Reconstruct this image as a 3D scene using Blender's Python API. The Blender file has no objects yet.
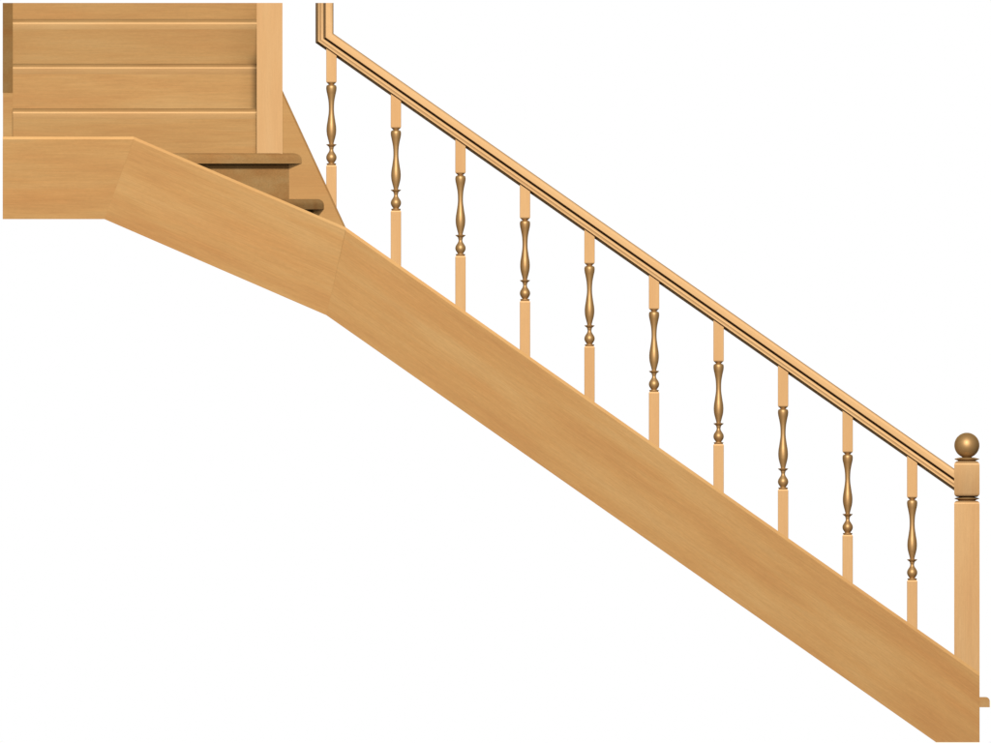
import bpy, bmesh, math, random
from mathutils import Vector

random.seed(4)
sc = bpy.context.scene
COL = sc.collection
S = 0.0042                      # metres per drawing unit (one unit = one pixel of the photograph)

def P(x, y, d):                 # x right, y down, d depth away from the viewer
    return Vector(((x - 495.5) * S, d * S, (742.4 - y) * S))

# ------------------------------------------------------------------ materials
def beech(name, base, angle=0.0, vertical=False, depthwise=False, rough=0.38, sheen=(.062, .038, .018), strength=1.0):
    """Beech: long soft streaks along the grain, fine flecks across it."""
    m = bpy.data.materials.new(name); m.use_nodes = True
    nt = m.node_tree; nt.nodes.clear()
    N = nt.nodes.new; L = nt.links.new
    out = N('ShaderNodeOutputMaterial'); b = N('ShaderNodeBsdfDiffuse'); gl = N('ShaderNodeBsdfGlossy'); add = N('ShaderNodeAddShader')
    L(b.outputs[0], add.inputs[0]); L(gl.outputs[0], add.inputs[1]); L(add.outputs[0], out.inputs[0])
    gl.inputs['Color'].default_value = (*sheen, 1)
    tc = N('ShaderNodeTexCoord'); info = N('ShaderNodeObjectInfo')
    rot = N('ShaderNodeMapping'); rot.vector_type = 'POINT'
    a = math.radians(angle)
    if vertical: a = math.radians(90)
    rot.inputs['Rotation'].default_value = (0, a, 0) if not depthwise else (0, 0, math.radians(90))
    L(tc.outputs['Object'], rot.inputs['Vector'])
    sh = N('ShaderNodeVectorMath'); sh.operation = 'MULTIPLY_ADD'
    cmb = N('ShaderNodeCombineXYZ')
    for i in range(3): L(info.outputs['Random'], cmb.inputs[i])
    sh.inputs[1].default_value = (37.0, 23.0, 51.0)
    L(cmb.outputs[0], sh.inputs[0]); L(rot.outputs[0], sh.inputs[2])
    def noise(scale, det, vec_scale, rgh=0.5):
        mp = N('ShaderNodeMapping'); mp.inputs['Scale'].default_value = vec_scale
        L(sh.outputs[0], mp.inputs['Vector'])
        n = N('ShaderNodeTexNoise'); n.inputs['Scale'].default_value = scale
        n.inputs['Detail'].default_value = det; n.inputs['Roughness'].default_value = rgh
        L(mp.outputs[0], n.inputs['Vector']); return n.outputs['Fac']
    broad = noise(1.0, 5, (1.5, 9, 13), 0.55)     # streaks 10-20 units wide
    tint = noise(1.0, 3, (1.1, 8, 9), 0.5)
    fine = noise(1.0, 4, (7, 130, 170), 0.65)
    fleck = noise(1.0, 2, (55, 210, 210), 0.6)
    r, g, bl = base
    cr = N('ShaderNodeValToRGB'); e = cr.color_ramp.elements
    k = strength
    e[0].position = 0.30; e[0].color = (r * (1 - .07 * k), g * (1 - .14 * k), bl * (1 - .17 * k), 1)
    e[1].position = 0.70; e[1].color = (r * (1 + .04 * k), g * (1 + .12 * k), bl * (1 + .22 * k), 1)
    mid = e.new(0.5); mid.color = (r, g, bl, 1)
    L(broad, cr.inputs[0])
    red = N('ShaderNodeMapRange'); red.inputs[1].default_value = .56; red.inputs[2].default_value = .74
    red.inputs[3].default_value = 0; red.inputs[4].default_value = .55 * k
    L(tint, red.inputs[0])
    mx = N('ShaderNodeMix'); mx.data_type = 'RGBA'; L(red.outputs[0], mx.inputs[0])
    L(cr.outputs[0], mx.inputs[6]); mx.inputs[7].default_value = (r * 1.0, g * .86, bl * .78, 1)
    def gain(src, lo, hi):
        q = N('ShaderNodeMapRange'); q.inputs[1].default_value = .25; q.inputs[2].default_value = .75
        q.inputs[3].default_value = lo; q.inputs[4].default_value = hi; L(src, q.inputs[0]); return q.outputs[0]
    mu = N('ShaderNodeMath'); mu.operation = 'MULTIPLY'
    L(gain(fine, 1 - .09 * k, 1 + .08 * k), mu.inputs[0]); L(gain(fleck, 1 - .05 * k, 1 + .04 * k), mu.inputs[1])
    rv = N('ShaderNodeMapRange'); rv.inputs[3].default_value = .97; rv.inputs[4].default_value = 1.04
    L(info.outputs['Random'], rv.inputs[0])
    mu2 = N('ShaderNodeMath'); mu2.operation = 'MULTIPLY'; L(mu.outputs[0], mu2.inputs[0]); L(rv.outputs[0], mu2.inputs[1])
    vm = N('ShaderNodeVectorMath'); vm.operation = 'SCALE'
    L(mx.outputs[2], vm.inputs[0]); L(mu2.outputs[0], vm.inputs['Scale'])
    L(vm.outputs[0], b.inputs['Color'])
    rr = N('ShaderNodeMapRange'); rr.inputs[3].default_value = rough - .02; rr.inputs[4].default_value = rough + .04
    L(fine, rr.inputs[0]); L(rr.outputs[0], gl.inputs['Roughness'])
    bp = N('ShaderNodeBump'); bp.inputs['Strength'].default_value = .06; bp.inputs['Distance'].default_value = .0006
    L(fine, bp.inputs['Height']); L(bp.outputs[0], b.inputs['Normal']); L(bp.outputs[0], gl.inputs['Normal'])
    return m

STR = (.440, .227, .077)
RIS = (.480, .252, .084)
PALE = (.720, .408, .172)
M_level = beech('beech_level_string', STR, 0, strength=1.3, sheen=(.095, .056, .023))
M_wind = beech('beech_winder_string', STR, -23.1, strength=1.3, sheen=(.095, .056, .023))
M_main = beech('beech_main_string', STR, -35.1, strength=1.3, sheen=(.095, .056, .023))
M_steep = beech('beech_steep_string', STR, 0, strength=.8, sheen=(.095, .056, .023))
M_riser = beech('beech_riser', RIS, 0, strength=1.2)
M_riser_warm = beech('beech_riser_warm', (.520, .272, .092), 0, strength=1.2)
M_wtread = beech('beech_winder_tread', (.530, .280, .098), 0, strength=1.4, rough=.5, sheen=(.01, .008, .005))
M_wriser = beech('beech_winder_riser', (.530, .280, .098), 0, strength=1.4, rough=.5, sheen=(.01, .008, .005))
M_tread = beech('beech_tread', (.47, .255, .093), 0)
M_flight = beech('beech_flight_tread', (.47, .255, .093), depthwise=True)
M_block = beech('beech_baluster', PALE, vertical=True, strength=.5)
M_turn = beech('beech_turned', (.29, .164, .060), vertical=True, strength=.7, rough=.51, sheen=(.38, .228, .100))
M_rail = beech('beech_rail', (.690, .402, .176), -35.1, strength=.5, sheen=(.11, .068, .032))
M_newel = beech('beech_newel', (.585, .330, .138), vertical=True, strength=.8)
M_upper = beech('beech_upper_newel', (.665, .375, .158), vertical=True, strength=.6)

# ------------------------------------------------------------------ helpers
def link(name, me, mat, parent=None, origin=None, smooth=False, sharp=30):
    """Link a mesh whose vertices are in world units; origin becomes the object's own place."""
    if origin is None:
        xs = [v.co for v in me.vertices]
        origin = sum(xs, Vector()) / len(xs)
    for v in me.vertices: v.co -= origin
    me.materials.append(mat)
    if smooth:
        for p in me.polygons: p.use_smooth = True
        me.set_sharp_from_angle(angle=math.radians(sharp))
    o = bpy.data.objects.new(name, me); COL.objects.link(o)
    o.location = origin
    if parent is not None: adopt(o, parent)
    return o

WORLD = {}
def adopt(o, parent):
    """Parent keeping the place (parents here are never rotated or scaled)."""
    p = WORLD[parent.name]
    WORLD[o.name] = o.location.copy()
    o.parent = parent
    o.location = o.location - p

def prism(poly, d0, d1, to=P, bev=None, w=2.0, seg=3):
    """Extrude a polygon of (x, y) units from depth d0 to d1; bev(mid, a, b) picks the edges to round over."""
    bm = bmesh.new()
    A = [bm.verts.new(to(x, y, d0)) for x, y in poly]
    B = [bm.verts.new(to(x, y, d1)) for x, y in poly]
    n = len(poly)
    bm.faces.new(A); bm.faces.new(B[::-1])
    for i in range(n):
        bm.faces.new((A[i], B[i], B[(i + 1) % n], A[(i + 1) % n]))
    bmesh.ops.recalc_face_normals(bm, faces=bm.faces)
    if bev:
        ed = [e for e in bm.edges if bev((e.verts[0].co + e.verts[1].co) / 2, e)]
        if ed: bmesh.ops.bevel(bm, geom=ed, offset=w * S, segments=seg, profile=.5, affect='EDGES', clamp_overlap=True)
    bmesh.ops.recalc_face_normals(bm, faces=bm.faces)
    me = bpy.data.meshes.new('m'); bm.to_mesh(me); bm.free()
    return me

def board(poly, d0, d1, drop=2.6, setback=.95):
    """string board; the front arris of its top edge (first two points) is planed off"""
    bm = bmesh.new()
    low = [(x, y + (drop if i < 2 else 0)) for i, (x, y) in enumerate(poly)]
    F = [bm.verts.new(P(x, y, d0)) for x, y in low]
    M = [bm.verts.new(P(x, y, d0 + setback)) for x, y in poly[:2]]
    B = [bm.verts.new(P(x, y, d1)) for x, y in poly]
    n = len(poly)
    bm.faces.new(F); bm.faces.new(B[::-1])
    bm.faces.new((F[0], F[1], M[1], M[0])); bm.faces.new((M[0], M[1], B[1], B[0]))
    bm.faces.new((F[1], F[2], B[2], B[1], M[1])); bm.faces.new((F[n - 1], F[0], M[0], B[0], B[n - 1]))
    for i in range(2, n - 1): bm.faces.new((F[i], F[i + 1], B[i + 1], B[i]))
    bmesh.ops.recalc_face_normals(bm, faces=bm.faces)
    me = bpy.data.meshes.new('m'); bm.to_mesh(me); bm.free(); return me

def on(seglist, tol=.4):
    """edge test: both ends of the edge lie on one of the given (x1,y1,x2,y2,d) segments"""
    segs = [(P(a, b, d), P(c, e, d)) for a, b, c, e, d in seglist]
    def f(mid, ed):
        p, q = ed.verts[0].co, ed.verts[1].co
        for s, t in segs:
            if ((p - s).length < tol * S and (q - t).length < tol * S) or ((p - t).length < tol * S and (q - s).length < tol * S):
                return True
        return False
    return f

def box(x0, x1, y0, y1, d0, d1, r=0.0, seg=3):
    bm = bmesh.new()
    bmesh.ops.create_cube(bm, size=1)
    a, b = P(x0, y1, d0), P(x1, y0, d1)
    for v in bm.verts:
        v.co = Vector(((b.x if v.co.x > 0 else a.x), (b.y if v.co.y > 0 else a.y), (b.z if v.co.z > 0 else a.z)))
    if r: bmesh.ops.bevel(bm, geom=list(bm.edges), offset=r * S, segments=seg, profile=.5, affect='EDGES')
    me = bpy.data.meshes.new('m'); bm.to_mesh(me); bm.free(); return me

def lathe(cx, cd, prof, n=40):
    """Turn a profile of (y, radius) units about a vertical axis."""
    bm = bmesh.new(); rings = []
    for y, r in prof:
        c = P(cx, y, cd)
        rings.append([bm.verts.new(c + Vector((math.cos(2 * math.pi * i / n) * r * S, math.sin(2 * math.pi * i / n) * r * S, 0))) for i in range(n)])
    for a, b in zip(rings, rings[1:]):
        for i in range(n): bm.faces.new((a[i], a[(i + 1) % n], b[(i + 1) % n], b[i]))
    bm.faces.new(rings[0]); bm.faces.new(rings[-1][::-1])
    bmesh.ops.recalc_face_normals(bm, faces=bm.faces)
    me = bpy.data.meshes.new('m'); bm.to_mesh(me); bm.free(); return me

def catmull(pts, sub=4):
    out = []
    for i in range(len(pts) - 1):
        p0 = pts[max(i - 1, 0)]; p1 = pts[i]; p2 = pts[i + 1]; p3 = pts[min(i + 2, len(pts) - 1)]
        for k in range(sub):
            t = k / sub
            y = p1[0] + (p2[0] - p1[0]) * t
            r = .5 * ((2 * p1[1]) + (-p0[1] + p2[1]) * t + (2 * p0[1] - 5 * p1[1] + 4 * p2[1] - p3[1]) * t * t + (-p0[1] + 3 * p1[1] - 3 * p2[1] + p3[1]) * t ** 3)
            out.append((y, max(r, .5)))
    out.append(pts[-1]); return out

# ------------------------------------------------------------------ the staircase
stair = bpy.data.objects.new('staircase', None); COL.objects.link(stair)
stair.location = P(495.5, 742.4, 140)
stair['label'] = 'turning beech wood staircase with turned balusters, moulded handrail and ball topped newel post'
stair['category'] = 'staircase'
WORLD['staircase'] = stair.location.copy()

F0, F1 = 268.5, 281.5           # front and back of the far (balustrade) string
BAL = 275.0                     # depth of the balustrade's centre line
FAR0 = F0

# near string: three boards meeting in mitres
TH = 10
link('level_string', board([(2.7, 136.6), (133.7, 136.6), (104.4, 219.1), (2.7, 219.1)], 0, TH, drop=2.7, setback=.95), M_level, stair)
link('winder_string', board([(133.7, 136.6), (345.7, 227.2), (326.4, 315.2), (104.4, 219.1)], 0, TH, drop=2.9, setback=.92), M_wind, stair)
link('main_string', board([(345.7, 227.2), (979.5, 672.6), (979.5, 742.4), (936.0, 742.4), (326.4, 315.2)], 0, TH, drop=3.6, setback=.62), M_main, stair)

# far string: the steep board beside the winders and the long board under the balusters
link('steep_string', board([(282.5, 90.4), (345.7, 227.2), (326.4, 315.2), (282.5, 275)], F0, F1, drop=4.6, setback=1.0), M_steep, stair)
link('main_string', prism([(345.7, 227.2), (955.0, 655.4), (955.0, 742.4), (936.0, 742.4), (326.4, 315.2)], F0, F1), M_main, stair)

# side strings seen end-on, running away from the viewer: polygons of (depth, y)
def side(poly, x0, x1):
    return prism(poly, x0, x1, to=lambda d, y, x: P(x, y, d))
link('wall_string', side([(10, 137.6), (277, 137.6), (277, 92.9), (320, 92.9), (320, 219.1), (10, 219.1)], 2.9, 12.8), M_riser, stair)
def plan(poly, y0, y1):
    return prism(poly, y0, y1, to=lambda x, d, y: P(x, y, d))
link('upper_string', plan([(2.7, 288.2), (12.8, 277.8), (12.8, 470), (2.7, 470)], 2.8, 92.9), M_riser, stair)   # oblique end, shaped to turn dark in place of the string's sloping top
link('upper_string', side([(F1, 50), (344, 5.0), (344, 2.8), (470, 2.8), (470, 84), (F1, 200)], 260, 273), M_tread, stair)

# treads and risers of the main flight
def nosed(x0, x1, y, d0, d1, t=10.3, r=5.0):
    """tread seen from its end: the right end is the nosing, rounded over above"""
    pts = [(x0, y + t), (x0, y)]
    for i in range(7):
        a = math.radians(90 - 15 * i)
        pts.append((x1 - r + r * math.cos(a), y + r - r * math.sin(a)))
    pts.append((x1, y + t))
    return prism(pts, d0, d1)
for k in range(11):
    nx = 989.8 - 64.53 * k; ty = 697.1 - 45.28 * k
    link('tread', nosed(nx - 81, nx, ty, .5 if k == 0 else 8, F0 - 7 if k == 0 else F0, r=4.2), M_flight, stair)
    link('riser', box(nx - 18, nx - 12, ty + 10.3, ty + 45.1, 8, F0 - 7 if k == 0 else F0), M_flight, stair)

# winders: the nosing runs from the inner corner (far, right) out to the near string (left)
def winder(nose_x, top, slope, back, x_off, low, dn, r=6.0, t=10.3):
    """nose_x at the far string; slope = dx per depth; back = remaining (x, d) corners; riser set back by x_off"""
    df = F0
    xn = nose_x - slope * (df - dn)
    L_ = math.hypot(1, slope)
    bm = bmesh.new()
    # rows of the nosing: set-back along x for each height
    rows = [(r * L_ * (1 - math.sin(math.radians(15 * i))), r * (1 - math.cos(math.radians(15 * i)))) for i in range(7)]
    rows = [(a, b) for a, b in rows] + [(0.0, t)]
    levels = []
    for sb, dy in rows:
        levels.append((bm.verts.new(P(nose_x - sb, top + dy, df)), bm.verts.new(P(xn - sb, top + dy, dn))))
    for a, b in zip(levels, levels[1:]): bm.faces.new((a[0], a[1], b[1], b[0]))
    tb = [bm.verts.new(P(x, top, d)) for x, d in back]
    bb = [bm.verts.new(P(x, top + t, d)) for x, d in back]
    bm.faces.new([levels[0][0], levels[0][1]] + tb)
    bm.faces.new([levels[-1][0], levels[-1][1]] + bb)
    bm.faces.new([l[1] for l in levels] + [bb[0], tb[0]])
    bm.faces.new([l[0] for l in levels] + [bb[-1], tb[-1]])
    for i in range(len(back) - 1): bm.faces.new((tb[i], tb[i + 1], bb[i + 1], bb[i]))
    bmesh.ops.recalc_face_normals(bm, faces=bm.faces)
    me = bpy.data.meshes.new('m'); bm.to_mesh(me); bm.free()
    link('winder_tread', me, M_wtread, stair, smooth=True, sharp=35)
    # riser
    rx = nose_x - x_off
    bm = bmesh.new()
    def q(x, d, y): return bm.verts.new(P(x, y, d))
    y0, y1 = top + t, low
    xs = rx - slope * (df - dn)
    fr = [q(rx, df, y0), q(xs, dn, y0), q(xs, dn, y1), q(rx, df, y1)]
    w_ = 5 * L_
    bk = [q(rx - w_, df, y0), q(xs - w_, dn, y0), q(xs - w_, dn, y1), q(rx - w_, df, y1)]
    bm.faces.new(fr); bm.faces.new(bk[::-1])
    for i in range(4): bm.faces.new((fr[i], bk[i], bk[(i + 1) % 4], fr[(i + 1) % 4]))
    bmesh.ops.recalc_face_normals(bm, faces=bm.faces)
    me = bpy.data.meshes.new('m'); bm.to_mesh(me); bm.free()
    link('riser', me, M_wriser, stair)
SA, SB = 1.1, .38
winder(301.8, 153.2, SA, [(12.8, 25), (12.8, 274.6), (256.8, 274.6), (256.8, 281.0), (282.5, 281.0), (282.5, F0)], 12.7, 199.0, 40.0)
winder(324.0, 199.0, SB, [(80, 8), (270, F0)], 10.8, 244.2, 8.0)

# upper flight, climbing away from the viewer: nosings seen head-on
def nosed_front(y, d, d1, x0=12.8, x1=256.8, t=10.3, r=5.2):
    pts = [(d1, y + t), (d1, y)]
    for i in range(9):
        a = math.radians(90 + 11.25 * i)
        pts.append((d + r + r * math.cos(a), y + r - r * math.sin(a)))
    pts.append((d, y + t))
    return side(pts, x0, x1)
ups = [(108.4, 272.0), (63.6, 336.5), (19.0, 401.0)]
lows = [153.2, 108.4, 63.6]
for (y, d), lo in zip(ups, lows):
    wide = 256.8 if d < 300 else 260.0
    link('tread', nosed_front(y, d, d + 72, x1=wide), M_tread, stair, smooth=True, sharp=35)
    link('riser', box(12.8, wide, y + 10.3, lo, d + .1, d + 5.1), M_riser_warm if d == 336.5 else M_riser, stair)
link('riser', box(12.8, 260, 2.8, 19.0, 468, 473), M_riser, stair)

# upper newel post, standing on the winder below the upper flight
link('newel_post', box(256.8, 282.5, 2.8, 158.0, 255.4, 281.0), M_upper, stair)

# lower newel post with block, collars and ball
nc = 966.9
def square_loft(cx, cd, prof):
    bm = bmesh.new(); rings = []
    for y, h in prof:
        rings.append([bm.verts.new(P(cx + sx * h, y, cd + sd * h)) for sx, sd in ((-1, -1), (1, -1), (1, 1), (-1, 1))])
    for a, b in zip(rings, rings[1:]):
        for i in range(4): bm.faces.new((a[i], a[(i + 1) % 4], b[(i + 1) % 4], b[i]))
    bm.faces.new(rings[0]); bm.faces.new(rings[-1][::-1])
    bmesh.ops.recalc_face_normals(bm, faces=bm.faces)
    me = bpy.data.meshes.new('m'); bm.to_mesh(me); bm.free(); return me
def roll(y, hw, r, up):
    q = [(y + (r - r * math.sin(math.radians(a))) * up, hw - r + r * math.cos(math.radians(a))) for a in range(90, -1, -15)]
    return q if up > 0 else q[::-1]
post = link('newel_post', square_loft(nc, BAL, roll(500.8, 12.7, 3.2, 1) + [(742.4, 12.7)]), M_newel, stair, smooth=True, sharp=60)
link('cap_block', square_loft(nc, BAL, roll(461.0, 12.7, 4.0, 1) + roll(497.2, 12.7, 4.0, -1)), M_newel, post, smooth=True, sharp=60)
ball = [(445.3 - 12.6 * math.cos(math.radians(a)), max(.05, 12.6 * math.sin(math.radians(a)))) for a in [x * 5 for x in range(1, 32)]]
link('ball_finial', lathe(nc, BAL, ball + [(458.2, 3.6)], 56), M_turn, post, smooth=True, sharp=50)
def collar(y0, y1):
    return [(y0 - .6, 6.0), (y0, 9.2), (y0 + .5, 11.4), (y0 + 1.0, 12.4), (y0 + 1.4, 12.3), (y0 + 2.4, 9.5), (y1 + .3, 8.6), (y1 + .6, 8.4)]
link('collar', lathe(nc, BAL, collar(458.0, 460.8), 48), M_turn, post, smooth=True, sharp=50)
link('collar', lathe(nc, BAL, collar(497.5, 500.4), 48), M_turn, post, smooth=True, sharp=50)

# handrail: one moulded section, mitred where it turns upright
TAN, COS = .7013, math.cos(math.radians(35.04))
half = [(0, 0), (0, 5.6), (.3, 7.2), (.7, 8.5), (1.2, 9.0), (3.0, 9.45), (3.5, 9.5), (7.6, 9.5), (7.85, 9.1), (9.8, .6),
        (10.0, 6.4), (11.6, 6.95), (12.2, 7.0), (12.8, 6.5), (13.4, 7.4), (14.2, 8.0), (15.2, 8.2), (15.5, 7.6), (18.0, .2), (18.0, 0)]
prof = [(h, -e) for h, e in half] + [(h, e) for h, e in half[-2:0:-1]]
bm = bmesh.new(); rows = []
rows.append([bm.verts.new(P(333.5 - h, 2.8, BAL + e)) for h, e in prof])
rows.append([bm.verts.new(P(333.5 - h, 33.4 - TAN * h + h / COS, BAL + e)) for h, e in prof])
xe = 955.5
rows.append([bm.verts.new(P(xe, 33.4 + TAN * (xe - 333.5) + h / COS, BAL + e)) for h, e in prof])
n = len(prof)
for a, b in zip(rows, rows[1:]):
    for i in range(n): bm.faces.new((a[i], a[(i + 1) % n], b[(i + 1) % n], b[i]))
bm.faces.new(rows[0]); bm.faces.new(rows[-1])
bmesh.ops.recalc_face_normals(bm, faces=bm.faces)
me = bpy.data.meshes.new('m'); bm.to_mesh(me); bm.free()
link('handrail', me, M_rail, stair, smooth=True, sharp=22)

# balusters
def top_line(x):                # underside of the handrail (a little inside it)
    return 33.4 + TAN * (x - 333.5) + 18 / COS - 2.0
def foot_line(x):               # top edge of the far string (a little inside it)
    y = 227.2 + .7028 * (x - 345.7) if x > 345.7 else 227.2 - (345.7 - x) * 2.164
    return y + 1.5
PROFILE = [(3.2, 4.9), (5, 5.2), (8, 4.95), (11, 4.3), (14.7, 3.55), (18, 3.0), (22, 2.65), (27, 2.55), (31, 2.8), (35, 3.35), (39, 3.95),
           (43, 4.6), (47.5, 4.85), (52, 4.45), (56, 3.5), (59, 2.7), (61.2, 2.2)]
BULB = [(64.9, 2.4), (66.6, 1.95), (68.6, 2.3), (70.6, 3.5), (72.6, 4.7), (74.8, 5.2), (77, 4.8), (78.9, 3.7), (80.2, 2.7)]
def turned(cx, y):
    pr = [(-.4, 4.6), (.1, 4.5), (1.7, 2.6), (2.4, 3.6), (2.7, 4.5)] + catmull(PROFILE) + \
         [(61.5, 3.4), (61.7, 4.9), (61.95, 5.1), (62.3, 4.9), (64.2, 2.5)] + catmull(BULB) + [(80.6, 3.6), (80.8, 4.8), (81.1, 4.9), (82.5, 4.0), (82.9, 3.9)]
    return lathe(cx, BAL, [(y + t, r) for t, r in pr], 32)
def block(cx, y0, y1, top_slant=None, foot_slant=None):
    """square shaft; the sloping end is cut to the rake of the rail or the string"""
    w = 5.2; bm = bmesh.new()
    bmesh.ops.create_cube(bm, size=1)
    hi, lo = [], []
    for v in bm.verts:
        sx = cx + (w if v.co.x > 0 else -w); dd = BAL + (w if v.co.y > 0 else -w)
        if v.co.z > 0: v.co = P(sx, top_slant(sx) if top_slant else y0, dd); hi.append(v)
        else: v.co = P(sx, foot_slant(sx) if foot_slant else y1, dd); lo.append(v)
    sel = lo if top_slant else hi
    ed = [e for e in bm.edges if e.verts[0] in sel and e.verts[1] in sel]
    bmesh.ops.bevel(bm, geom=ed, offset=1.5 * S, segments=3, profile=.5, affect='EDGES')
    ed = [e for e in bm.edges if abs(e.verts[0].co.z - e.verts[1].co.z) > 6 * S]
    bmesh.ops.bevel(bm, geom=ed, offset=.35 * S, segments=1, profile=.5, affect='EDGES')
    me = bpy.data.meshes.new('m'); bm.to_mesh(me); bm.free(); return me
TOPS = [82.6, 128.0, 173.3, 218.4, 263.7, 309.3, 361.6, 406.9, 452.4, 497.8]
first = None
for k, ty in enumerate(TOPS):
    cx = 331.4 + 64.53 * k
    if first is None:
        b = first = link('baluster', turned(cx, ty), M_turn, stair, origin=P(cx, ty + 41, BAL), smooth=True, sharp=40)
        proto_at = WORLD[b.name]
    else:
        b = first.copy(); COL.objects.link(b); b.name = 'baluster'
        w = P(cx, ty + 41, BAL); WORLD[b.name] = w
        b.parent = stair; b.location = w - WORLD['staircase']
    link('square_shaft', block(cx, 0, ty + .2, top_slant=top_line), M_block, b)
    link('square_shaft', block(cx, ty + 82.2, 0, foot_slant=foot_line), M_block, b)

# ------------------------------------------------------------------ world: white studio sweep behind, dim elsewhere
w = bpy.data.worlds.new('World'); sc.world = w; w.use_nodes = True
nt = w.node_tree; nt.nodes.clear(); N = nt.nodes.new; L = nt.links.new
out = N('ShaderNodeOutputWorld'); bg = N('ShaderNodeBackground'); L(bg.outputs[0], out.inputs[0])
tc = N('ShaderNodeTexCoord'); sep = N('ShaderNodeSeparateXYZ'); L(tc.outputs['Generated'], sep.inputs[0])
mr = N('ShaderNodeMapRange'); mr.interpolation_type = 'SMOOTHSTEP'
mr.inputs[1].default_value = math.cos(math.radians(47)); mr.inputs[2].default_value = math.cos(math.radians(35))
mr.inputs[3].default_value = .015; mr.inputs[4].default_value = 1.0
L(sep.outputs['Y'], mr.inputs[0]); L(mr.outputs[0], bg.inputs['Color']); bg.inputs['Strength'].default_value = 1.0

# ------------------------------------------------------------------ studio lamp: above and in front
def lamp(name, loc, target, power, size):
    d = bpy.data.lights.new(name, 'AREA'); d.shape = 'DISK'; d.size = size; d.energy = power
    o = bpy.data.objects.new(name, d); COL.objects.link(o); o.location = loc
    o.rotation_euler = (Vector(target) - Vector(loc)).to_track_quat('-Z', 'Y').to_euler()
    return o
def studio(name, el, az, power, size, D=40.0):
    el, az = math.radians(el), math.radians(az)
    lamp(name, (-.1 + D * math.sin(az) * math.cos(el), 1 - D * math.cos(az) * math.cos(el), 1.5 + D * math.sin(el)), (-.1, 1, 1.5), power, size)
studio('front_light', 10, 5, 2500, 14.0)
studio('top_light', 27, 0, 14400, 5.0)

# ------------------------------------------------------------------ camera: square-on, parallel projection
cam = bpy.data.cameras.new('camera'); cam.type = 'ORTHO'; cam.ortho_scale = 991 * S
cam.clip_end = 200
co = bpy.data.objects.new('camera', cam); COL.objects.link(co)
co.location = (0, -8, (742.4 - 371.5) * S); co.rotation_euler = (math.radians(90), 0, 0)
sc.camera = co
sc.cycles.diffuse_bounces = 0
sc.cycles.glossy_bounces = 1
vs = sc.view_settings; sc.display_settings.display_device = 'sRGB'
vs.view_transform = 'Standard'; vs.look = 'None'; vs.exposure = 0; vs.gamma = 1
